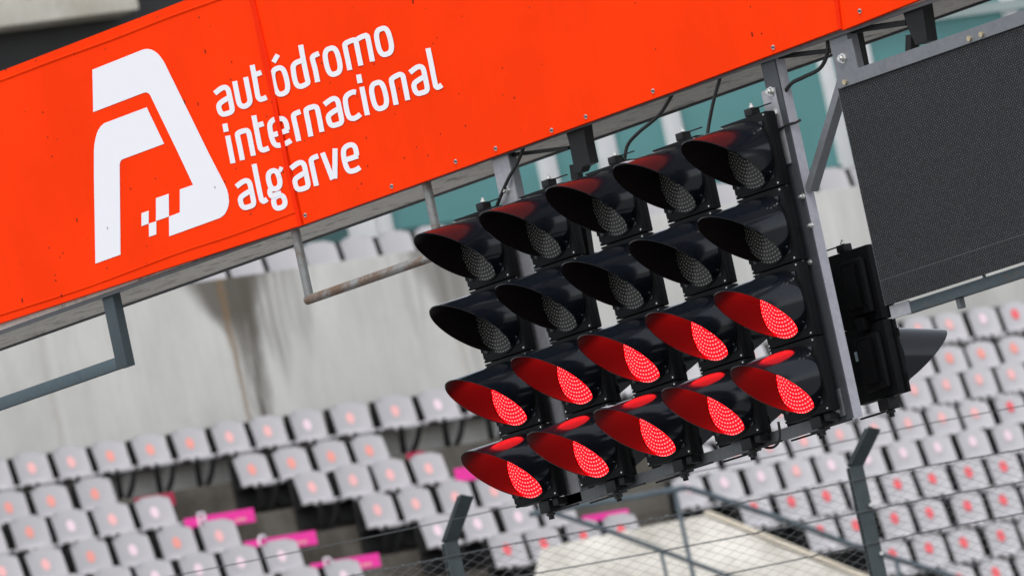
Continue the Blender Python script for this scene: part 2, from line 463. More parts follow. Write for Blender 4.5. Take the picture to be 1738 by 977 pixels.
# --- lettering: pen strokes of one width on the same plane
T1 = lambda p: zz(p, 350, 30, 5.427)
T2 = lambda p: zz(p, 540, 30, 5.426)
T3 = lambda p: zz(p, 370, 180, 4.885)
WID = 8.7
strokes = {1: [], 2: []}
def S(pan, pts, sm=True, closed=False, w=WID): strokes[pan].append((pts, sm, closed, w))
A_ = [(0, 0), (48, -38), (78, -53), (100, -54), (117, -42), (127, -22), (140, 35), (152, 92), (160, 135), (158, 158), (142, 175), (90, 191), (66, 186), (50, 166), (40, 132), (40, 112), (52, 90), (90, 62), (134, 38)]
def a_(pan, cx, cy, fn, k=1.0): S(pan, fn([(cx + x * k, cy + y * k) for x, y in A_]))
def o_(pan, cx, cy, fn, hx, hy, nexp=2.9, lean=.215):
    pts = []
    for i in range(40):
        t = 2 * math.pi * i / 40
        ct, s_ = math.cos(t), math.sin(t)
        sx = math.copysign(abs(ct) ** (2 / nexp), ct) * hx; sy = math.copysign(abs(s_) ** (2 / nexp), s_) * hy
        pts.append((cx + sx + lean * sy, cy - .33 * sx + .977 * sy))
    S(pan, fn(pts), False, True)
# autodromo
a_(1, 82, 698, T1)
S(1, T1([(267, 586), (283, 670), (300, 755), (310, 790), (330, 812), (360, 817), (395, 796), (408, 770), (406, 735), (388, 645), (369, 548)]))
S(1, T1([(427, 437), (452, 570), (478, 715), (490, 742), (510, 753), (562, 734)])); S(1, T1([(452, 527), (514, 505)]), False)
S(2, T1([(663, 342), (624, 412)]), False, w=8.2)
o_(2, 687, 584, T1, 58, 119)
S(2, T1([(873, 252), (898, 390), (925, 520), (940, 590), (930, 610), (885, 632), (850, 628), (830, 600), (815, 545), (805, 470), (810, 440), (835, 415), (898, 390)]))
S(2, T1([(1032, 594), (1010, 480), (985, 385), (988, 362), (1005, 347), (1046, 330)]))
o_(2, 137, 402, T2, 58, 119)
S(2, T2([(297, 483), (275, 375), (252, 262), (258, 240), (280, 226), (325, 208), (343, 210), (356, 232), (375, 320), (400, 442)])); S(2, T2([(350, 212), (385, 188), (430, 168), (450, 168), (462, 188), (480, 275), (505, 404)]))
o_(2, 612, 220, T2, 58, 119)
# internacional
S(1, T3([(83, 246), (128, 474)]), False); S(1, T3([(60, 146), (74, 213)]), False)
S(1, T3([(206, 448), (185, 340), (165, 243), (172, 225), (195, 212), (235, 203), (252, 210), (262, 232), (275, 295), (298, 412)]))
S(1, T3([(301, 78), (325, 200), (350, 325), (360, 352), (382, 364), (428, 348)])); S(1, T3([(325, 164), (382, 145)]), False)
S(2, T3([(609, 284), (585, 300), (555, 314), (505, 326), (475, 316), (455, 280), (440, 220), (433, 165), (442, 135), (470, 112), (520, 105), (550, 112), (570, 145), (580, 198)])); S(2, T3([(590, 199), (452, 243)]), False)
S(2, T3([(673, 291), (652, 190), (630, 92), (635, 72), (652, 60), (688, 46)]))
S(2, T3([(775, 252), (755, 145), (735, 45), (742, 27), (765, 14), (805, 5), (822, 12), (832, 35), (848, 110), (868, 214)]))
a_(2, 60, 801, T2)
S(2, T2([(354, 687), (325, 686), (290, 702), (263, 728), (256, 765), (265, 830), (280, 890), (300, 922), (335, 928), (368, 912), (396, 888)]))
S(2, T2([(405, 638), (458, 898)]), False); S(2, T2([(377, 524), (392, 603)]), False)
o_(2, 565, 718, T2, 58, 119)
S(2, T2([(723, 803), (702, 690), (680, 583), (688, 562), (710, 545), (755, 524), (778, 530), (790, 552), (808, 640), (832, 760)]))
a_(2, 848, 507, T2)
S(2, T2([(1016, 282), (1045, 420), (1083, 608), (1094, 636), (1112, 642), (1146, 620)]))
# algarve
a_(1, 156, 668, T3, .9)
S(1, T3([(302, 480), (330, 620), (358, 750), (368, 780), (385, 788), (412, 770)]))
o_(1, 470, 611, T3, 43, 75, 2.5); S(1, T3([(505, 545), (520, 530), (531, 505)]), w=6.5)
S(1, T3([(448, 672), (436, 700), (438, 725), (455, 745), (500, 728), (530, 722)]))
o_(1, 512, 793, T3, 44, 50, 2.6)
a_(2, 606, 518, T3, .9)
S(2, T3([(821, 661), (798, 555), (778, 460), (783, 440), (800, 427), (837, 413)]))
S(2, T3([(869, 387), (955, 608)]), False); S(2, T3([(975, 351), (974, 601)]), False)
S(2, T3([(1181, 507), (1150, 528), (1110, 540), (1085, 532), (1066, 500), (1050, 440), (1044, 385), (1052, 352), (1080, 328), (1115, 322), (1138, 338), (1150, 375), (1154, 412)])); S(2, T3([(1165, 413), (1062, 447)]), False)

def ribbon(mb, pts, w, closed, y):
    """flat pen stroke; width is measured in the banner plane as seen face on, then thinned along x like the rest of the type"""
    P = [Vector((u, v)) for u, v in pts]; n = len(P); L, R_ = [], []
    for i, p in enumerate(P):
        a = P[(i - 1) % n] if closed or i else p; b = P[(i + 1) % n] if closed or i < n - 1 else p
        d = (b - a).normalized(); nn = Vector((-d.y, d.x))
        L.append(p + nn * w / 2); R_.append(p - nn * w / 2)
    vs = [(*gxz(*q), ) for q in L + R_]
    ny = len(vs) // 2
    vs = [(x, y - .0009 * ((i % ny) / ny), z) for i, (x, z) in enumerate(vs)]
    fs = []
    for i in range(n if closed else n - 1):
        j = (i + 1) % n; fs.append((i, j, n + j, n + i))
    # face the viewer (-y)
    a, b_, c = (Vector(vs[k]) for k in fs[0][:3])
    if (b_ - a).cross(c - a).y > 0: fs = [tuple(reversed(f)) for f in fs]
    mb.add(vs, fs)
for pan, par in ((1, p1), (2, p2)):
    mb = MB(); off = 0
    for pts, sm, closed, w in strokes[pan]:
        if sm: pts = [(q.x, q.y) for q in smooth_path([Vector((u, v, 0)) for u, v in pts], 5, closed)]
        ribbon(mb, pts, w, closed, DEC - .0010 * (off % 2)); off += 1
    mb.obj('lettering', M['white'], par, 0)

# underside, back and top of the beam
un = MB(); BX0, BX1 = gp(-330, 657).x, 6.2
un.box((BX0, .035, .015), (BX1, .53, .045)); un.obj('underside_panel', M['under'], gantry, 0)
bk = MB(); bk.box((BX0, .53, .004), (BX1, .54, ztop)); bk.obj('back_panel', M['rail_dark'], gantry, 0)
tp = MB(); tp.box((BX0, .032, ztop - .05), (BX1, .528, ztop - .02)); tp.obj('top_panel', M['under'], gantry, 0)
ed = MB(); ed.box((BX0, .031, -.004), (BX1, .045, .014)); ed.obj('bottom_lip', M['rail_dark'], gantry, 0)
# dark angle strips hanging off the rear lower edge
for (u0, v0), (u1, v1) in [((-60, 610), (88, 556)), ((210, 516), (293, 486.5)), ((390, 452), (495, 415)), ((600, 379), (696, 343)), ((809, 305), (930, 260)), ((1038, 222), (1157, 178)), ((1270, 140), (1398, 92)), ((1500, 55), (1646, 3))]:
    b = MB(); a_0 = at(u0, v0, YB + .548) - G0; a_1 = at(u1, v1, YB + .548) - G0
    zc = (a_0.z + a_1.z) / 2
    b.box((a_0.x, .541, zc - .007), (a_1.x, .556, zc + .004)); b.box((a_1.x - .012, .5405, zc - .014), (a_1.x + .003, .562, zc + .006))
    b.obj('drip_strip', M['steelblack'], gantry, 0)
# short black hangers under the front edge and the flat tie bars between them
def hanger(poly, y, dep):
    h = MB(); h.prism([(lambda q: (q.x, q.z))(at(u, v, YB + y) - G0) for u, v in poly], y, y + dep); return h.obj('hanger', M['steelblack'], gantry, 0)
h1 = hanger([(960, 222), (990, 208), (994, 240), (1002, 277), (989, 283), (985, 292), (974, 296), (973, 280), (966, 243)], .06, .05)
d = MB(); q = at(978, 286, YB + .13) - G0; d.obar((q.x, .13, q.z + .02), (q.x - .05, .13, q.z - .45), .05, .03); d.obj('hanger_brace', M['steelblack'], h1, 0)
hanger([(1430, 53), (1448, 45), (1461, 112), (1446, 117)], .10, .05)
h3 = hanger([(1530, 14), (1564, 0), (1574, 70), (1554, 77), (1541, 48)], .06, .06)
d = MB(); q = at(1549, 60, YB + .10) - G0; d.obar((q.x, .10, q.z), (q.x - .16, .10, q.z - .42), .05, .035); d.obj('hanger_brace', M['steelblack'], h3, 0)
for a_, c_, th in (((861, 264), (968, 250.5), .018), ((1316, 97), (1406, 86.5), .022), ((1430, 54.6), (1541, 38.5), .026)):
    b = MB(); a_0 = at(*a_, YB + .09) - G0; a_1 = at(*c_, YB + .09) - G0
    b.obar(a_0, a_1, .03, th); b.obj('tie_bar', M['steelblack'], gantry, 0)

# ------------------------------------------------------------------ frame the lights hang on
YF = .1
lf = empty('light_frame', (0, YF, 5.4), 0, 'grey galvanised steel frame hanging under the banner and carrying the lamp columns', 'steel frame')
L0 = Vector((0, YF, 5.4))
def lp(u, v, dy=0.0): return at(u, v, YF + dy) - L0
def channel(name, xl, xr, z0, z1, dep, m, m2=None):
    """front web with a side flange each, open at the back"""
    b = MB(); t = .008
    b.box((xl, 0, z0), (xr, t, z1)); b.box((xr - t, t, z0), (xr, dep, z1), mi=1); b.box((xl, t, z0), (xl + t, dep, z1))
    return b.obj(name, [m, m2 or m], lf, 0)
xA0, xA1 = lp(849, 339).x, lp(877, 335).x
postA = channel('post', xA0, xA1, 0.0, 1.63, .05, M['galv_light'], M['galv'])
xB0, xB1 = lp(1359, 420).x, lp(1384, 420).x
postB = channel('post', xB0, xB1, -.005, 1.66, .06, galv('dark_grey_steel', (.06, .066, .075), .5, .25), galv('side_lit_grey_steel', (.40, .40, .45), .45, .15))  # side flange paler, its reflected light put into the colour
postB['label'] = 'long right-hand post beside the last lamp column'
# lighter splice plate with two bolts at the top of the right post
sp_ = MB(); xm = (xB0 + xB1) / 2
sp_.box((xB0 - .028, -.008, 1.14), (xB1 - .03, -.001, 1.48), .002); sp_.obj('splice_plate', M['galv_light'], postB, 0)
def bolt(par, x, z, y=-.008, r=.017, name='bolt'):
    b = MB(); b.cyl((x, y - .003, z), (x, y, z), r * 1.25, 14); b.cyl((x, y - .016, z), (x, y - .003, z), r, 6); b.cyl((x, y - .026, z), (x, y - .016, z), r * .55, 10)
    return b.obj(name, M['zinc'], par, 30)
for (u, v) in [(1311, 155), (1317, 192)]: q = lp(u, v); bolt(postB, q.x, q.z)
for (u, v) in [(1363, 333), (1375, 445), (1378, 382)]: q = lp(u, v); bolt(postB, q.x, q.z, 0, .011)
q = lp(857, 324); bolt(postA, q.x + .02, q.z, 0, .015)
ft = MB(); q = lp(1428, 680); ft.box((xB0 - .02, -.012, .015), (xB0 + .06, -.001, .135), .002); ft.obj('foot_plate', M['galv'], postB, 0)
q = lp(1428, 700); bolt(postB, xB0 + .02, .10, -.012, .012); bolt(postB, xB0 + .02, .04, -.012, .012)
br = MB(); b0 = lp(1376, 322, .03); b1 = lp(1431, 138, .03)
br.obar((b0.x, .035, b0.z), (b1.x, .035, b1.z), .036, .05, (1, 0, 0)); 
br.obj('diagonal_brace', M['galv'], lf, 0)
zt = MB(); q = lp(1336, 216)
zt.tube([(xB0 - .02, -.012, q.z - .01), (xB1 + .004, -.012, q.z + .008), (xB1 + .012, .035, q.z + .012), (xB1 + .03, .05, q.z + .02)], .006, 6); zt.obj('cable_tie', M['rubber'], postB)
rl = MB()
rl.box((-.16, .0, -.005), (xB0, .008, .042)); rl.box((-.16, .008, -.005), (xB0, .055, .004)); rl.obj('bottom_rail', M['rail_dark'], lf, 0)
for xx in (.22, .70, 1.19):
    b = MB(); b.box((xx - .045, -.02, -.006), (xx - .038, .05, .22)); b.box((xx - .038, -.02, -.006), (xx + .045, -.013, .20), .002); b.obj('upright_bracket', M['rail_dark'], lf, 0)

# ------------------------------------------------------------------ lamp columns
MH, MW = .335, .309
def visor_mesh():
    b = MB(); L, R0, dr, n, m_ = .346, .149, .040, 72, 14
    def P(th, t, r):
        k = (1 + math.cos(th)) / 2
        l = max(.004, .36 * k - .006 * k * k - .009)
        return (r * math.sin(th), -t * l, r * math.cos(th) - dr * (t * l / L) * (1 + .15 * t) + 0)
    vo = [P(2 * math.pi * i / n, j / m_, R0 * (1 - .02 * j / m_)) for j in range(m_ + 1) for i in range(n)]
    vi = [P(2 * math.pi * i / n, j / m_, (R0 - .0045) * (1 - .02 * j / m_)) for j in range(m_ + 1) for i in range(n)]
    N = len(vo)
    fo = [(j * n + i, j * n + (i + 1) % n, (j + 1) * n + (i + 1) % n, (j + 1) * n + i) for j in range(m_) for i in range(n)]
    fi = [tuple(reversed([q + N for q in f])) for f in fo]
    rim = [(m_ * n + i, m_ * n + (i + 1) % n, N + m_ * n + (i + 1) % n, N + m_ * n + i) for i in range(n)]
    b.add(vo + vi, fo, 0); o = 0
    b.f += [list(f) for f in fi]; b.mi += [1] * len(fi)
    b.f += [list(f) for f in rim]; b.mi += [0] * len(rim)
    # mounting flange with four lugs
    for a in (45, 135, 225, 315):
        x, z = .163 * math.sin(rad(a)), .163 * math.cos(rad(a))
        b.box((x - .012, -.006, z - .012), (x + .012, 0, z + .012), .002)
    return b
def tape_mesh():
    b = MB(); L, R0, dr = .346, .1503, .040; vs = []
    for j in range(4):
        for i in range(9):
            th = rad(-32 + 52 * i / 8); t = .86 + .125 * j / 3
            k = (1 + math.cos(th)) / 2; l = max(.004, .36 * k - .006 * k * k - .009)
            r = R0 * (1 - .02 * t)
            vs.append((r * math.sin(th), -t * l, r * math.cos(th) - dr * (t * l / L) * (1 + .15 * t)))
    b.add(vs, [(j * 9 + i, j * 9 + i + 1, (j + 1) * 9 + i + 1, (j + 1) * 9 + i) for j in range(3) for i in range(8)])
    return b
def lens_mesh():
    b = MB(); n, m_ = 48, 8; R0 = .1435
    vs = [(0, -.024, 0)] + [(R0 * j / m_ * math.sin(2 * math.pi * i / n), -.004 - .020 * (1 - (j / m_) ** 2), R0 * j / m_ * math.cos(2 * math.pi * i / n)) for j in range(1, m_ + 1) for i in range(n)]
    fs = [(0, 1 + i, 1 + (i + 1) % n) for i in range(n)] + [(1 + (j - 1) * n + i, 1 + j * n + i, 1 + j * n + (i + 1) % n, 1 + (j - 1) * n + (i + 1) % n) for j in range(1, m_) for i in range(n)]
    b.add(vs, [tuple(f) for f in fs])
    return b
def housing_mesh():
    b = MB(); w, h = MW / 2, MH / 2 - .0025
    b.box((-w, 0, -h), (w, .018, h), .004)                        # door
    b.box((-w + .008, -.0005 + .019, -h - .001), (w - .010, .068, h + .001), .008)  # body
    # raised collar round the lens
    n = 48
    for (r0, r1, y0, y1) in ((.1445, .1535, -.007, .0),):
        vs = [(r * math.sin(2 * math.pi * i / n), y, r * math.cos(2 * math.pi * i / n)) for r, y in ((r0, y1), (r0, y0), (r1, y0), (r1, y1)) for i in range(n)]
        fs = [(k * n + i, k * n + (i + 1) % n, (k + 1) * n + (i + 1) % n, (k + 1) * n + i) for k in range(3) for i in range(n)]
        b.add(vs, [tuple(reversed(f)) for f in fs])
    # hinges down the left edge
    for z in (-.1, .1): b.cyl((-w - .004, .006, z - .018), (-w - .004, .006, z + .018), .006, 8)
    for x in (-1, 1):
        for z in (-1, 1): b.cyl((x * .1425, -.005, z * .152), (x * .1425, 0, z * .152), .0042, 8, 1)
    for a in (50, 130): b.cyl((.1505 * math.sin(rad(a)), -.011, .1505 * math.cos(rad(a))), (.1505 * math.sin(rad(a)), -.005, .1505 * math.cos(rad(a))), .0035, 8, 1)
    return b
hs = housing_mesh().obj('lamp_housing', [M['black'], M['zinc']], None, 30)
vz = visor_mesh().obj('visor', [M['visor'], M['visor_in']], None, 40)
ln = lens_mesh().obj('lens', M['lens_off'], None, 60)
ln_on_mesh = ln.data.copy(); ln_on_mesh.materials.clear(); ln_on_mesh.materials.append(M['lens_on'])
proto = [hs, vz, ln]
def clamp(name, par, x, z, below):
    b = MB()
    if below:
        b.box((x - .035, .02, z - .052), (x + .035, .085, z), .003)
        b.cyl((x, .05, z - .085), (x, .05, z - .052), .013, 8); b.cyl((x, .05, z - .068), (x, .05, z - .055), .02, 6)
        b.box((x + .035, .045, z - .058), (x + .2, .057, z - .05))
    else:
        b.box((x - .028, .01, z), (x + .022, .06, z + .034), .004)
        b.box((x + .022, .042, z + .027), (x + .115, .052, z + .032))
    o = b.obj(name, M['steelblack'], par, 30)
    if not below:
        c = MB(); c.cyl((x, .035, z + .034), (x, .035, z + .056), .006, 8); c.cyl((x, .035, z + .037), (x, .035, z + .046), .011, 6); c.obj('bolt', M['zinc'], o, 30)
    return o
def light_column(name, x, y, ztop, lit, facing, label, group, cat):
    """a stack of lamp housings; lit is a list from the top down"""
    root = empty(name, (x, y, ztop - MH * len(lit)), 0 if facing > 0 else math.pi, label, cat, group)
    for i, on in enumerate(lit):
        z = MH * (len(lit) - i - .5)
        h = hs.copy(); COL.objects.link(h); h.parent = root; h.location = (0, 0, z)
        if on is not None and facing > 0 and on: h['label'] = 'lamp lit bright red'
        v = vz.copy(); COL.objects.link(v); v.parent = h
        if facing < 0: v.scale.y = 1.1
        else: v.rotation_euler.x = rad(random.uniform(-1.2, 1.2))
        l_ = ln.copy(); COL.objects.link(l_); l_.parent = h
        if on: l_.data = ln_on_mesh
        if (name, round(x, 2), i) in TAPED: tape_mesh().obj('tape', M['sticker'], v, 60)
    return root
names = ['black lamp column at the left end of the five, lower two lamps lit red',
         'second black lamp column from the left, in front of a pale grey post',
         'middle one of the five black lamp columns, lower two lamps red',
         'fourth black lamp column from the left, lower two lamps glowing red',
         'black lamp column beside the long bare steel post, last before the screen']
TAPED = set()
XC = [-.302 + .1545 + .4795 * i for i in range(5)]
TAPED.update({('start_light', round(XC[3], 2), 0), ('start_light', round(XC[2], 2), 3)})
for i in range(5):
    r = light_column('start_light', XC[i], 0, 6.782, [False, False, True, True], 1, names[i], 'start light columns under the banner', 'start light')
    clamp('hanger_clamp', r, .035, MH * 4, False)
    clamp('foot_clamp', r, .02, -.002, True)
    b = MB(); b.box((.07, .03, -.035), (.11, .09, .0), .003); b.obj('foot_clamp', M['steelblack'], r, 30)
# rear-facing twin lamps behind the columns
rn = ['black rear-facing twin lamp half hidden behind the leftmost lamp column', 'black rear-facing twin lamp behind the second lamp column from the left',
      'black rear-facing twin lamp behind the middle lamp column', 'black rear-facing twin lamp behind the fourth lamp column',
      'black rear-facing twin lamp with visor pointing right, below the dark screen']
def rear_cover():
    b = MB()
    for z in (MH * .5, MH * 1.5):
        b.box((-.125, .0675, z - .13), (.03, .108, z + .12), .02)
        b.box((-.09, .1085, z - .1), (.0, .122, z + .1), .012)
        for k in range(3): b.box((-.117 + k * .009, .1081, z - .09), (-.113 + k * .009, .112, z + .09))
    b.box((-.06, .0685, MH - .03), (-.01, .11, MH + .03), .004)
    return b
rcv = rear_cover().obj('rear_cover', M['black'], None, 30)
for i in range(5):
    xr = XC[i] + .02
    r = light_column('rear_light', xr, .47, 6.782 - 2 * MH + .03, [None, None], -1, rn[i], 'rear-facing twin lamps', 'signal light')
    c = rcv.copy(); COL.objects.link(c); c.parent = r
    clamp('hanger_clamp', r, .04, MH * 2, False); clamp('foot_clamp', r, -.05, -.002, True)
    if i == 4:
        q = at(1457, 604, .40); lx = -(q.x - xr); lz = q.z - r.location.z
        k = MB(); k.box((lx - .022, .0685, lz - .021), (lx + .022, .0705, lz + .021)); k.obj('sticker', M['sticker'], r, 0)
for o in proto + [rcv]: bpy.data.objects.remove(o)

# ------------------------------------------------------------------ LED screen
YS = .1
scx0 = at(1422, 150, YS).x; scz1 = at(1422, 150, YS).z; scz0 = at(1505, 518, YS).z
scr = empty('led_screen', (scx0, YS, scz0), 0, 'dark LED display screen hung at the right end, full of tiny pixels', 'screen')
W_, H_ = 3.2, scz1 - scz0
b = MB(); b.box((0, 0, 0), (W_, .02, H_)); b.obj('display_face', M['screen'], scr, 0)
b = MB(); b.box((.12, .021, .02), (W_, .14, H_ - .02)); b.obj('cabinet', M['steelblack'], scr, 0)
b = MB()
for i in range(int(H_ / .0106)): b.box((-.006, .002, i * .0106 + .002), (0.0, .018, i * .0106 + .007))
b.obj('edge_comb', M['galv'], scr, 0)
b = MB(); b.box((.02, -.012, H_ - .006), (W_, -.004, H_ + .052)); b.box((.02, -.004, H_ + .046), (W_, .05, H_ + .052)); top_rail = b.obj('top_rail', M['galv'], scr, 0)
b = MB()
for x in (.07, .98, .90, 1.45):
    b.cyl((x, -.022, H_ + .012), (x, -.012, H_ + .012), .012, 10)
b.obj('rail_bolts', mat('brass_washer', (.5, .42, .28), .4, .7), top_rail, 30)
b = MB(); b.box((.06, .02, -.058), (W_, .03, -.012)); b.box((.06, .03, -.058), (W_, .09, -.05)); b.box((.06, .03, -.02), (W_, .09, -.012)); b.obj('bottom_rail', M['galv_dark'], scr, 0)
b = MB(); b.box((.0, .018, -.062), (.13, .028, -.004), .002); b.obj('corner_plate', M['galv_light'], scr, 0)
b = MB(); b.box((.40, .04, -.105), (.425, .07, -.058), .003); b.obj('cable_stub', M['rail_dark'], scr, 0)
b = MB()
for x in (.62, 1.35, 2.1): b.box((x, .02, -.012), (x + .012, .03, .0))
b.obj('rail_tab', M['rail_dark'], scr, 0)
hx0 = at(1408, 65, YS).x - scx0; hx1 = at(1436, 54, YS).x - scx0
b = MB(); b.box((hx0, 0, H_ + .03), (hx1, .008, H_ + .36)); b.box((hx1 - .008, .008, H_ + .03), (hx1, .06, H_ + .36)); hang = b.obj('hanger_post', M['galv'], scr, 0)
b = MB(); b.box((hx0 + .005, -.010, H_ + .0), (hx1 + .035, -.001, H_ + .185), .002); b.obj('splice_plate', M['galv'], hang, 0)
bolt(hang, (hx0 + hx1) / 2 + .01, H_ + .115, -.010, .018)

# ------------------------------------------------------------------ brackets left of the lights
YP = .1
def apos(u, v, y=YP): return at(u, v, y)
q0, q1, q2 = apos(500, 372, YP), apos(527, 512, YP), apos(702, 312, YP)
zb = q1.z + .012
pb_ = empty('pipe_bracket', (q1.x, YP, zb), 0, 'rusty grey U-shaped pipe hanging under the banner beside the leftmost lamps', 'pipe')
dx = q2.x - q1.x + .09; dz = q0.z - zb + .12
b = MB(); gp_ = galv('grey_pipe', (.22, .225, .225), .45, .4, rust=.05)
for q in (0, dx):
    b = MB(); b.tube([(q, 0, dz), (q, 0, -.0)], .0215, 16); b.obj('upright_pipe', gp_, pb_)
b = MB(); b.tube([(-.0213, 0, 0), (dx + .0213, 0, 0)], .0217, 16); b.obj('crossbar_pipe', M['rusty'], pb_)
q0, q1 = apos(188, 495), apos(205, 614)
sb_ = empty('steel_bracket', (q1.x, YP, q1.z), 0, 'blue-grey box-section bracket hanging under the banner at the left edge', 'bracket')
b = MB(); b.box((-.042, 0, -.028), (.042, .05, .42), .003); b.obj('upright', M['galv_dark'], sb_, 30)
b = MB(); b.box((-2.2, .002, -.026), (-.043, .048, .030), .003); b.obj('arm', galv('streaked_blue_grey_steel', (.075, .105, .12), .5, .3), sb_, 30)
b = MB(); b.box((-2.28, 0, -.028), (-2.202, .05, .42), .003); b.obj('upright', M['galv_dark'], sb_, 30)

# ------------------------------------------------------------------ cables
def cable(pts, y0, y1, r, label):
    P = [at(u, v, y0 + (y1 - y0) * i / (len(pts) - 1)) for i, (u, v) in enumerate(pts)]
    b = MB(); o = P[0].copy(); b.tube([p - o for p in smooth_path(P, 6)], r, 8)
    c = b.obj('cable', M['rubber'], None, 60, o); tag(c, label, 'cable', 'black cables under the banner')
cable([(893, 236), (889.5, 248.5), (877, 279), (862, 305), (845, 345), (838, 368)], .12, .06, .008, 'black cable hanging down to the second lamp column')
cable([(1148, 148), (1143, 157.6), (1119, 195), (1085, 224), (1066, 245), (1060.7, 268), (1061, 290)], .12, .06, .008, 'black cable curving down to the fourth lamp column from the left')
cable([(1226, 118), (1223, 130), (1211, 172), (1202, 219), (1200, 245)], .12, .06, .008, 'nearly straight black cable dropping to the last lamp column')
cable([(1402, 55), (1405, 86), (1393, 115), (1364.6, 131), (1344.5, 141), (1331.5, 160), (1330, 190)], .13, .13, .009, 'S-curved black cable between the post and the screen hanger')
cable([(1368, 296), (1375.5, 327), (1383.8, 354.6), (1389, 385), (1389, 420), (1388, 500), (1400, 560)], .17, .17, .007, 'thin black cable running down along the long right-hand post')
cable([(1288, 738), (1292.7, 752.4), (1301, 759), (1315, 757), (1324, 742), (1321, 715)], .1, .1, .006, 'small black cable loop under the bottom of the fourth lamp column')

# ------------------------------------------------------------------ grandstand
GANG = SANG
def stand_obj(mb, name, m, s, y, z, parent=None, smooth=35):
    if parent: return mb.obj(name, m, parent, smooth)
    return mb.obj(name, m, None, smooth, st(s, y, z), GANG)
ROWZ = {1: 11.265, 2: 10.815, 3: 10.455, 4: 10.035, 5: 9.66, 6: 9.28, 7: 8.865, 8: 8.44, 9: 8.02, 10: 7.6, 11: 7.18, 12: 6.76, 13: 6.34}
def ry(k): return -.8 * k
gs = empty('grandstand', st(0, 0, 0), GANG, 'stepped concrete grandstand terrace carrying the rows of grey seats', 'grandstand')
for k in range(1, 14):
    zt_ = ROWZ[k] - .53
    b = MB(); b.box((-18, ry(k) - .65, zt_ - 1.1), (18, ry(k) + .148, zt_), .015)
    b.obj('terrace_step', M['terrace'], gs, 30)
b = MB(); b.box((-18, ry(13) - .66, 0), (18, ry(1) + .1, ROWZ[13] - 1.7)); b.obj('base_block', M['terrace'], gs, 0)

# the wall behind the top row
cw = MB(); cw.box((-18, 0, ROWZ[1] - 1.6), (18, .35, WALL_TOP), .01)
w_o = cw.obj('concrete_wall', M['wall'], None, 30, st(0, -.62, 0), GANG)
tag(w_o, 'pale streaked concrete wall with dark stains, behind the top row of seats', 'wall')

# one seat
def shell_mesh(hi=.172, lo=.17):
    """front profile runs from the top of the backrest down to the crease and out to the lip; z=0 is the tread, the sticker sits at .53"""
    b = MB(); nx = 10
    prof = []
    zt0, zb0 = .53 + hi, .53 - lo + .035
    for i in range(9):
        t = i / 8; z = zt0 + (zb0 - zt0) * t
        prof.append((.02 + .05 * (1 - t) ** 1.2 * 1 - .02 * t, z, i))
    prof += [(-.02, zb0 - .020, 9), (-.06, zb0 - .032, 10), (-.13, zb0 - .034, 11), (-.19, zb0 - .034, 12), (-.215, zb0 - .043, 13), (-.222, zb0 - .068, 14)]
    front, back = [], []
    for (y, z, i) in prof:
        d = max(0.0, z - (zt0 - .11)) / .11
        hw = .203 * (1 - .26 * d ** 4.5) if i <= 8 else .205 - (.012 if i >= 13 else 0)
        for j in range(nx + 1):
            a = -1 + 2 * j / nx
            wrap = -.028 * abs(a) ** 3
            zz_ = z - (.022 * abs(a) ** 6 if i == 0 else 0)
            front.append((a * hw, y + (wrap if i <= 8 else 0), zz_))
            back.append((a * hw * .985, y + (wrap if i <= 8 else 0) + (.022 if i <= 8 else .008), zz_ - (.006 if i == 0 else (.0 if i <= 8 else .02))))
    m_ = len(prof); w = nx + 1; N = len(front)
    fs = [(i * w + j, (i + 1) * w + j, (i + 1) * w + j + 1, i * w + j + 1) for i in range(m_ - 1) for j in range(nx)]
    fb = [tuple(reversed([q + N for q in f])) for f in fs]
    edge = [(j, j + 1, N + j + 1, N + j) for j in range(nx)] + [((m_ - 1) * w + j + 1, (m_ - 1) * w + j, N + (m_ - 1) * w + j, N + (m_ - 1) * w + j + 1) for j in range(nx)]
    edge += [((i + 1) * w, i * w, N + i * w, N + (i + 1) * w) for i in range(m_ - 1)] + [(i * w + nx, (i + 1) * w + nx, N + (i + 1) * w + nx, N + i * w + nx) for i in range(m_ - 1)]
    b.add(front + back, fs + fb + edge)
    return b
def frame_mesh(low=.12):
    b = MB()
    b.box((-.236, .085, low), (.236, .11, .665))                      # dark plate behind, added as painted shade between and under the seats
    b.box((-.225, .03, .33), (.225, .085, .375))
    for x in (-.13, .13):
        b.tube([(x, .06, .36), (x, -.26, .33)], .014, 6)
    b.tube(smooth_path([(-.11, -.2, .325), (-.085, -.14, .17), (-.03, -.05, .03), (.03, -.05, .03), (.085, -.14, .17), (.11, -.2, .325)], 3), .034, 6)
    return b
def dot_mesh(r):
    b = MB(); n = 16
    vs = [(0, .022, .53)] + [(r * .88 * math.sin(2 * math.pi * i / n), .022 + .0 * i, .53 + r * 1.12 * math.cos(2 * math.pi * i / n)) for i in range(n)]
    def yb(z):
        zt0, zb0 = .702, .395; t = (z - zt0) / (zb0 - zt0); t = min(1, max(0, t))
        return .02 + .05 * (1 - t) ** 1.2 - .02 * t - .0035
    vs = [(x, yb(z), z) for x, y, z in vs]
    b.add(vs, [(0, 1 + i, 1 + (i + 1) % n) for i in range(n)])
    return b
P_SH = {'L': shell_mesh().obj('seat_shell', M['shell']), 'R': shell_mesh().obj('seat_shell', M['shell_light'])}
P_FR = frame_mesh().obj('seat_frame_and_shade_plate', M['frame']); P_FR1 = frame_mesh(.36).obj('seat_frame_and_shade_plate', M['frame'])  # below the top row the shade plate reaches further down
P_DOT = {c: dot_mesh(.056).obj('number_sticker', M['dot_' + c]) for c in ('salmon', 'pink', 'pale', 'red')}
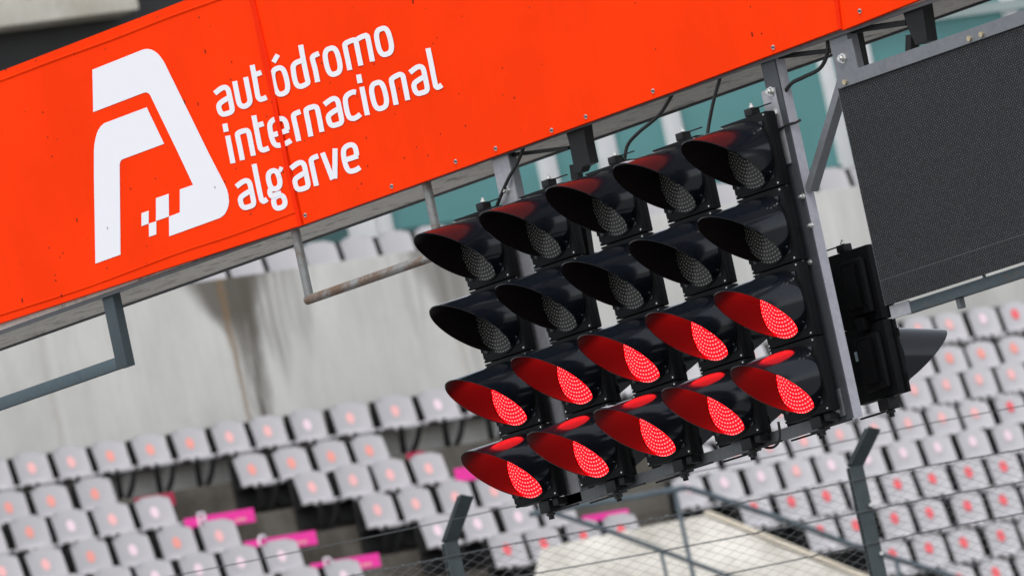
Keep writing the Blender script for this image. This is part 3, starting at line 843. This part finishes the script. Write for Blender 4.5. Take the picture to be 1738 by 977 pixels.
ORD = ['first', 'second', 'third', 'fourth', 'fifth', 'sixth', 'seventh', 'eighth', 'ninth', 'tenth', 'eleventh', 'twelfth', 'thirteenth', 'fourteenth', 'fifteenth']
ROWN = {1: 'top row', 2: 'second row', 3: 'third row', 4: 'fourth row', 5: 'fifth row', 6: 'sixth row', 7: 'seventh row', 8: 'eighth row', 9: 'ninth row'}
DOTW = {'salmon': 'salmon dot', 'pink': 'light pink dot', 'pale': 'whitish dot', 'red': 'red dot'}
# row, first s, pitch, count, block, colours (cycled)
SEG = [
 (1, -7.50, .489, 10, 'left', 'pink pink pink pink salmon salmon salmon pink pink pale'),
 (1, -2.55, .565, 4, 'middle', 'pink pink pale pale'),
 (1, 3.15 - 6 * .452, .452, 14, 'right', 'pink pink pink pink pink pink pink pink pink pink pink pink pale red'),
 (2, -7.90, .522, 4, 'left', 'salmon salmon salmon salmon'),
 (2, -4.38, .490, 4, 'middle', 'salmon salmon salmon salmon'),
 (2, 3.36 - 5 * .45, .450, 11, 'right', 'pink pink pink pink pink pink pink salmon salmon salmon salmon'),
 (3, -8.19, .510, 5, 'left', 'salmon salmon pale pink pale'),
 (3, -4.21, .487, 4, 'middle', 'pink pink pink pink'),
 (3, 2.66 - 4 * .446, .446, 10, 'right', 'pink pink pink pink pink pink pink pink pink pink'),
 (4, -8.55, .518, 6, 'left', 'pink pink salmon pale salmon pink'),
 (4, -4.02, .485, 4, 'middle', 'pink pink pink pink'),
 (4, .07, .457, 11, 'right', 'pink pink pink pink pink pink pink pink pink red pink'),
 (5, -7.80, .506, 5, 'left', 'salmon pale pale pale pale'),
 (5, -3.85, .490, 4, 'middle', 'pale pale pale pale'),
 (5, -.71, .465, 11, 'right', 'pale pale pale pink pale pale pale pale pale pale pale'),
 (6, -7.62, .50, 5, 'left', 'pale pale pale pale pale'),
 (6, -3.62, .473, 4, 'middle', 'red red red red'),
 (6, -.50, .464, 9, 'right', 'red red red red red red red red red'),
 (7, -.32, .473, 7, 'right', 'red red red red red red red'),
 (8, -.07, .463, 5, 'right', 'red red red red red'),
 (9, .12, .467, 3, 'right', 'red red red'),
]
for row, s0, pit, cnt, blk, cols in SEG:
    cols = cols.split(); vis = []
    for i in range(cnt):
        s_ = s0 + pit * i
        u, v = px(st(s_, ry(row), ROWZ[row]))
        if -38 < u < 1772 and v < 1006: vis.append((i, s_))
    if blk == 'left': vis = [(-q, s0 - pit * q) for q in (3, 2, 1)] + vis
    if blk == 'right': vis = vis + [(vis[-1][0] + q, vis[-1][1] + pit * q) for q in (1, 2, 3)]
    n0 = 3 if blk == 'left' else 0; n1 = len(vis) - (3 if blk == 'right' else 0)
    for n_, (i, s_) in enumerate(vis):
        c = cols[i % len(cols)]
        side = 'left' if blk != 'right' else 'right'
        k = n_ - n0 if side == 'left' else n1 - 1 - n_
        off = not n0 <= n_ < n1
        root = empty('stadium_seat', st(s_, ry(row), ROWZ[row] - .53), GANG + rad(random.uniform(-1.5, 1.5)),
                     f'grey seat where the rows run on past the {side} edge of the photo' if off else f'grey seat with {DOTW[c]}, {ORD[k]} from the {side} in the {ROWN[row]}, {blk} block', 'seat',
                     f'grey seats past the {side} edge' if off else 'grey grandstand seats')
        root.rotation_euler.x = rad(random.uniform(-2.5, 2.5))
        sx = {'left': 1.03 if row > 1 else .97, 'middle': .97 if row > 1 else 1.11, 'right': .915}[blk]
        sh = P_SH['R' if blk == 'right' else 'L'].copy(); COL.objects.link(sh); sh.parent = root; sh.scale = (sx, 1, 1)
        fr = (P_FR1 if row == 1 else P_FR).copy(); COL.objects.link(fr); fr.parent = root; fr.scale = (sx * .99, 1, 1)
        d = P_DOT[c].copy(); COL.objects.link(d); d.parent = root
        if blk == 'right': sh.location.z = -.035; d.location.z = .0; fr.location.z = -.02
# the row of pale seats on the tier above the wall
for i in range(26):
    u_, _ = px(st(-8.0 + .49 * i, .9, 13.2))
up_n = 0
UPY = .35
s_first = ats(415, 440, UPY)[0]; pitu = (ats(607, 408, UPY)[0] - s_first) / 3
ups = []
for i in range(-3, 21):
    s_ = s_first + pitu * i; u, v = px(st(s_, UPY, 13.12))
    if 300 < u < 1500: ups.append(s_)
for n_, s_ in enumerate(ups):
    root = empty('stadium_seat', st(s_, UPY, 13.15 - .53), GANG, None, 'seat', 'pale seats on the tier above the concrete wall')
    root['label'] = 'pale seat in the row above the stained concrete wall, below the teal cladding'
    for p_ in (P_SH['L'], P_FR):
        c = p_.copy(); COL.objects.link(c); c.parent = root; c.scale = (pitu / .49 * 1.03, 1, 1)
for o in list(P_SH.values()) + [P_FR, P_FR1] + list(P_DOT.values()): bpy.data.objects.remove(o)
b = MB(); b.box((-18, .0, 12.2), (18, 2.2, 12.62)); b.obj('upper_tier_slab', M['terrace'], gs, 0).location = (0, -.27, 0)

# pink row boards on the risers of the aisles
def board(k, quad, label, letter, m, tiny=True):
    y = ry(k) - .66
    P = [ats(u, v, y) for u, v in quad]
    cx = sum(p[0] for p in P) / 4; cz = sum(p[1] for p in P) / 4
    xs = (P[0][0] + P[3][0]) / 2 - cx, (P[1][0] + P[2][0]) / 2 - cx
    z0 = (P[2][1] + P[3][1]) / 2 - cz; z1 = (P[0][1] + P[1][1]) / 2 - cz
    root = empty('row_sign', st(cx, y, cz), GANG, label, 'sign', 'pink row boards on the aisle steps')
    b = MB(); b.box((xs[0], -.012, z0), (xs[1], 0, z1), .003); b.obj('board', m, root, 0)
    if letter:
        lx = xs[0] + (xs[1] - xs[0]) * .25; h = (z1 - z0) * .46; w = h * .62
        t = {'B': [[(-w, -h), (-w, h), (w * .6, h), (w * .9, h * .55), (w * .5, 0), (-w, 0)], [(w * .5, 0), (w, -h * .5), (w * .6, -h), (-w, -h)]],
             'C': [[(w, h * .6), (w * .4, h), (-w * .5, h), (-w, h * .5), (-w, -h * .5), (-w * .5, -h), (w * .4, -h), (w, -h * .6)]],
             'D': [[(-w, -h), (-w, h), (w * .3, h), (w, h * .5), (w, -h * .5), (w * .3, -h), (-w, -h)]]}[letter]
        b = MB()
        for pl in t: b.tube([(lx + x, -.018, z * 1.0 + .035) for x, z in pl], .016, 6)
        b.obj('letter', M['letter'], root)
        b = MB(); xe = xs[0] + (xs[1] - xs[0]) * .72
        for q in range(4): b.box((xe + q * .032, -.0165, -.045), (xe + q * .032 + .02, -.0125, -.01))
        b.obj('small_print', M['dot_pink'], root, 0)
    return root
board(2, [(228, 845), (295, 834), (296, 856), (232, 868)], 'dark crimson row board under the top seats, left aisle', None, M['crimson'])
board(3, [(309.8, 881.5), (428.9, 860.2), (433, 884), (318, 904)], 'hot pink row board with white letter B, left aisle', 'B', M['pink'])
board(4, [(412, 920), (533.8, 898.5), (538.6, 922), (420, 943)], 'hot pink row board with white letter C, left aisle', 'C', M['pink'])
board(5, [(525, 958), (641, 936), (646, 959), (533, 981)], 'hot pink row board with white letter D, left aisle', 'D', M['pink'])
board(2, [(690, 770), (719, 763), (721, 782), (692, 790)], 'small crimson piece of row board right of the middle seats', None, M['crimson'])
board(3, [(770, 796), (830, 785), (834, 808), (775, 819)], 'pink row board just left of the lowest lit lamp', None, M['pink'])
board(5, [(988, 877), (1065, 861), (1069, 883), (992, 897)], 'hot pink row board behind the handrail, below the lamps', None, M['pink'])

# cream vomitory wall
VY = ry(7) - .7
SLOPE = .9
VZ0 = ats(1195, 873, VY)[1]
def aslant(u, v):
    """point of the sloping stairwell slab, in stand coordinates"""
    r = ray(u, v); a = (CAM - SO).dot(SN); b_ = r.dot(SN); c = CAM.z; d = r.z
    t = (-VY + VZ0 * SLOPE - c * SLOPE - a) / (b_ + d * SLOPE)
    p = CAM + r * t
    return Vector(((p - SO).dot(SX), -(p - SO).dot(SN) - VY, p.z))
vp = [aslant(u, v) for u, v in [(905, 990), (918, 931), (990, 914), (1075, 897), (1195, 873), (1320, 925), (1450, 978), (1640, 1055), (1640, 1160), (890, 1160)]]
nv = len(vp); dn = Vector((0, .2, -.22))
b = MB(); b.add(vp + [p + dn for p in vp], [tuple(reversed(range(nv))), tuple(range(nv, 2 * nv))] + [(i, (i + 1) % nv, (i + 1) % nv + nv, i + nv) for i in range(nv)])
vw = b.obj('stairwell_slab', M['cream'], None, 0, st(0, VY, 0), GANG)
tag(vw, 'cream concrete slab sloping over the stairwell, behind the wire fence', 'slab')
b = MB(); cp = [aslant(u, v) for u, v in [(1195, 872), (1450, 976), (1640, 1053)]]
for i in range(2): b.obar(cp[i] + Vector((.02, 0, .03)), cp[i + 1] + Vector((.02, 0, .03)), .06, .05)
b.obj('coping', M['cream_edge'], vw, 0)

# slate-blue handrails
def handrail(pts, posts, y, r, label):
    root = empty('handrail', st(0, y, 0), GANG, label, 'handrail')
    P = [Vector((ats(u, v, y)[0], 0, ats(u, v, y)[1])) for u, v in pts]
    b = MB(); b.tube(smooth_path(P, 4), r, 10); b.obj('rail', M['rail'], root)
    for u, v in posts:
        s_, z_ = ats(u, v, y); c = MB(); c.tube([(s_, .0, z_ - .01), (s_, .0, z_ - 1.0)], r * .8, 8); c.obj('rail_post', M['rail'], root)
    root.location = st(0, y, 0)
handrail([(900, 872), (960, 862), (1080, 842), (1150, 829.5), (1172, 829), (1242, 852), (1362, 892), (1449, 925), (1600, 972), (1700, 1004)], [(1145, 831), (1520, 947)], VY - 1.9, .030, 'slate-blue handrail bending down to the right over the cream stairwell')
handrail([(925, 865), (950, 873), (1065, 912), (1226, 973), (1330, 1013)], [(1122, 935)], VY - 3.0, .024, 'thin slate-blue handrail crossing in front of the cream stairwell wall')

# facade above the stand
TY = 1.9
tf = empty('teal_facade', st(0, TY, 13.5), GANG, 'teal clad front with white uprights above the upper seats', 'building')
def tsz(u, v): s_, z_ = ats(u, v, TY); return s_, z_ - 13.5
sl = tsz(652, 385)[0]
mull = [tsz(u, v)[0] for u, v in [(655, 375), (928, 287), (1027, 252), (1138, 205), (1408, 150), (1466, 95), (1712, 20)]]
edges = mull + [19]
for i in range(len(edges) - 1):
    b = MB(); b.box((edges[i] + .05, .02, .02), (edges[i + 1] - .05, .1, 5.0)); b.obj('cladding_panel', M['teal'], tf, 0)
for i, x in enumerate(mull):
    w = [.05, .11, .12, .11, .085, .07, .09][i]
    b = MB(); b.box((x - w, -.06, -.6), (x + w, .14, 5.0), .01); b.obj('upright', M['mullion'], tf, 30)
b = MB(); b.box((sl, -.03, -.12), (19, .12, .018)); b.obj('sill', M['teal_dark'], tf, 0)
b = MB(); b.box((sl, .0, -1.0), (19, .1, -.121)); b.obj('plinth', M['mullion'], tf, 0)
zb_ = tsz(1600, 26)[1]
b = MB(); b.box((tsz(1410, 40)[0], -.1, zb_ - .06), (19, -.061, zb_ + .06)); b.obj('crossbeam', M['beam_grey'], tf, 0)
# recess, its shade painted as a dark panel, and pale beam at left
df = empty('shaded_facade', st(0, TY + .1, 13.5), GANG, 'recess with painted-in dark shade under the pale concrete beam, upper left', 'building')
b = MB(); b.box((-18, .0, -.3), (sl - .45, .2, 4.4)); b.obj('shade_panel', M['dark'], df, 0)
b = MB(); b.box((sl - .44, .02, -.3), (sl - .02, .2, 4.4)); b.obj('pale_panel', M['mullion'], df, 0)
b = MB(); b.box((-18, -.08, -.35), (sl - .46, -.001, .18)); b.obj('sill', M['teal_dark'], df, 0)
BYY = TY - .3
be = [ats(u, v, BYY) for u, v in [(-10, 47), (238, 17)]]
b = MB(); zb2 = (be[0][1] + be[1][1]) / 2
b.box((-18, 0, zb2), (be[1][0], .5, zb2 + 1.2), .03); bo = b.obj('roof_beam', M['beam'], None, 30, st(0, BYY, 0), GANG)
tag(bo, 'pale weathered concrete beam in the top left corner', 'beam')

# ------------------------------------------------------------------ wire fence between the track and the stand
fn = empty('wire_fence', (FO.x, FO.y, 0), FANG, 'chain-link debris fence with bent dark posts and strand wires, in front of the seats', 'fence')
def fpost(bend, top, low):
    pb2, pl2 = atf(*bend), atf(*low)
    b = MB()
    a = Vector((pb2.x, 0, pb2.z)); bt = Vector((pl2.x, 0, .0))
    x = pb2.x
    def ibeam(p, q, w=.085):
        b.obar(p, q, w, .012, (1, 0, 0)) ; b.obar(p + Vector((0, .07, 0)), q + Vector((0, .07, 0)), w, .012, (1, 0, 0)); b.obar(p + Vector((0, .035, 0)), q + Vector((0, .035, 0)), .012, .058, (1, 0, 0))
    tp_ = atf(*top); arm = Vector((tp_.x + .0 - x, 0, tp_.z - pb2.z))
    # the arm leans out towards the track
    lean = .16
    e = a + Vector((arm.x - .0 + -.0, -lean, arm.z - .015))
    ibeam(Vector((x, 0, 0)), a); ibeam(a, e)
    o = b.obj('fence_post', M['post'], fn, 0)
    c = MB()
    for z in (.25, .55, .95): c.cyl((x + .03, -.03, pb2.z - z), (x + .03, -.007, pb2.z - z), .012, 8)
    c.obj('wire_clip', M['zinc'], o, 30)
fpost((765, 918), (781, 842), (778, 977)); fpost((1453, 790), (1471, 728), (1490, 977))
def strand(p, q, r, y=0.0):
    A0, A1 = atf(*p, y), atf(*q, y); b = MB(); z = (A0.z + A1.z) / 2
    k = (A1.z - A0.z) / (A1.x - A0.x)
    xa, xb = -5.2, 5.2
    b.tube([(xa + (xb - xa) * i / 24, y, A0.z + k * (xa + (xb - xa) * i / 24 - A0.x) - .012 * math.sin(math.pi * ((i / 24 * 4) % 1))) for i in range(25)], r, 6)
    b.obj('strand_wire', M['wire_dark'], fn)
    return A0, k
strand((280, 977), (860, 861), .0032, -.1)
A0, kk = strand((625, 968), (1253, 850), .0042, -.012)
strand((929, 968), (1281, 901), .0042, -.012)
strand((1227, 971), (1420, 932), .0042, -.012)
cm = MB(); pw, ph = .052, .052; rw = .0021
xa, xb = atf(600, 975).x - .6, atf(1738, 800).x + .6
nx = int((xb - xa) / pw)
for i in range(nx):
    x0 = xa + i * pw; q_ = i % 2; top = A0.z + kk * (x0 - A0.x)
    n = 28; pts = []
    for j in range(n * 2):
        z = top - j * ph / 2
        pts.append((x0 + (pw * .52 if (j + q_) % 2 else -pw * .52), (.004 if ((j + q_) % 2) else -.004), z))
    cm.tube(pts, rw, 6)
cm.obj('chain_link_mesh', M['wire'], fn, 0)

# ------------------------------------------------------------------ ground
b = MB(); b.add([(-900, -900, 0), (900, -900, 0), (900, 900, 0), (-900, 900, 0)], [(0, 1, 2, 3)])
tag(b.obj('ground', M['asphalt'], None, 0), kind='structure')

# ------------------------------------------------------------------ light
w = bpy.data.worlds.new('World'); sc.world = w; w.use_nodes = True
nt = w.node_tree; bg = nt.nodes['Background']
sky = nt.nodes.new('ShaderNodeTexSky'); sky.sky_type = 'NISHITA'; sky.sun_disc = False
sd = Vector((.5, -.8, 1.45)).normalized()
sky.sun_elevation = math.asin(sd.z); sky.sun_rotation = math.atan2(sd.x, sd.y)
sky.air_density = 1.0; sky.dust_density = 2.0; sky.ozone_density = 1.0
hsv = nt.nodes.new('ShaderNodeHueSaturation'); hsv.inputs['Saturation'].default_value = .28
nt.links.new(sky.outputs[0], hsv.inputs['Color']); nt.links.new(hsv.outputs[0], bg.inputs['Color'])
bg.inputs['Strength'].default_value = .15
sun = bpy.data.lights.new('sun', 'SUN'); sun.energy = .85; sun.angle = rad(25); sun.color = (1, .97, .93)
so = bpy.data.objects.new('sun', sun); COL.objects.link(so)
so.rotation_euler = (-sd).to_track_quat('-Z', 'Y').to_euler()

# ------------------------------------------------------------------ camera
cam = bpy.data.cameras.new('camera'); co = bpy.data.objects.new('camera', cam); COL.objects.link(co)
cam.sensor_width = 36; cam.lens = F / 1738 * 36
cam.clip_start = .5; cam.clip_end = 3000
m3 = Matrix((IR, IU, -FW)).transposed()
co.matrix_world = Matrix.Translation(CAM) @ m3.to_4x4()
cam.dof.use_dof = True; cam.dof.focus_distance = DIST; cam.dof.aperture_fstop = 7.2; cam.dof.aperture_blades = 9
sc.camera = co
sc.view_settings.view_transform = 'Standard'; sc.view_settings.look = 'None'
sc.view_settings.exposure = 0.6; sc.view_settings.gamma = 1
sc.cycles.max_bounces = 8
sc.cycles.use_denoising = True
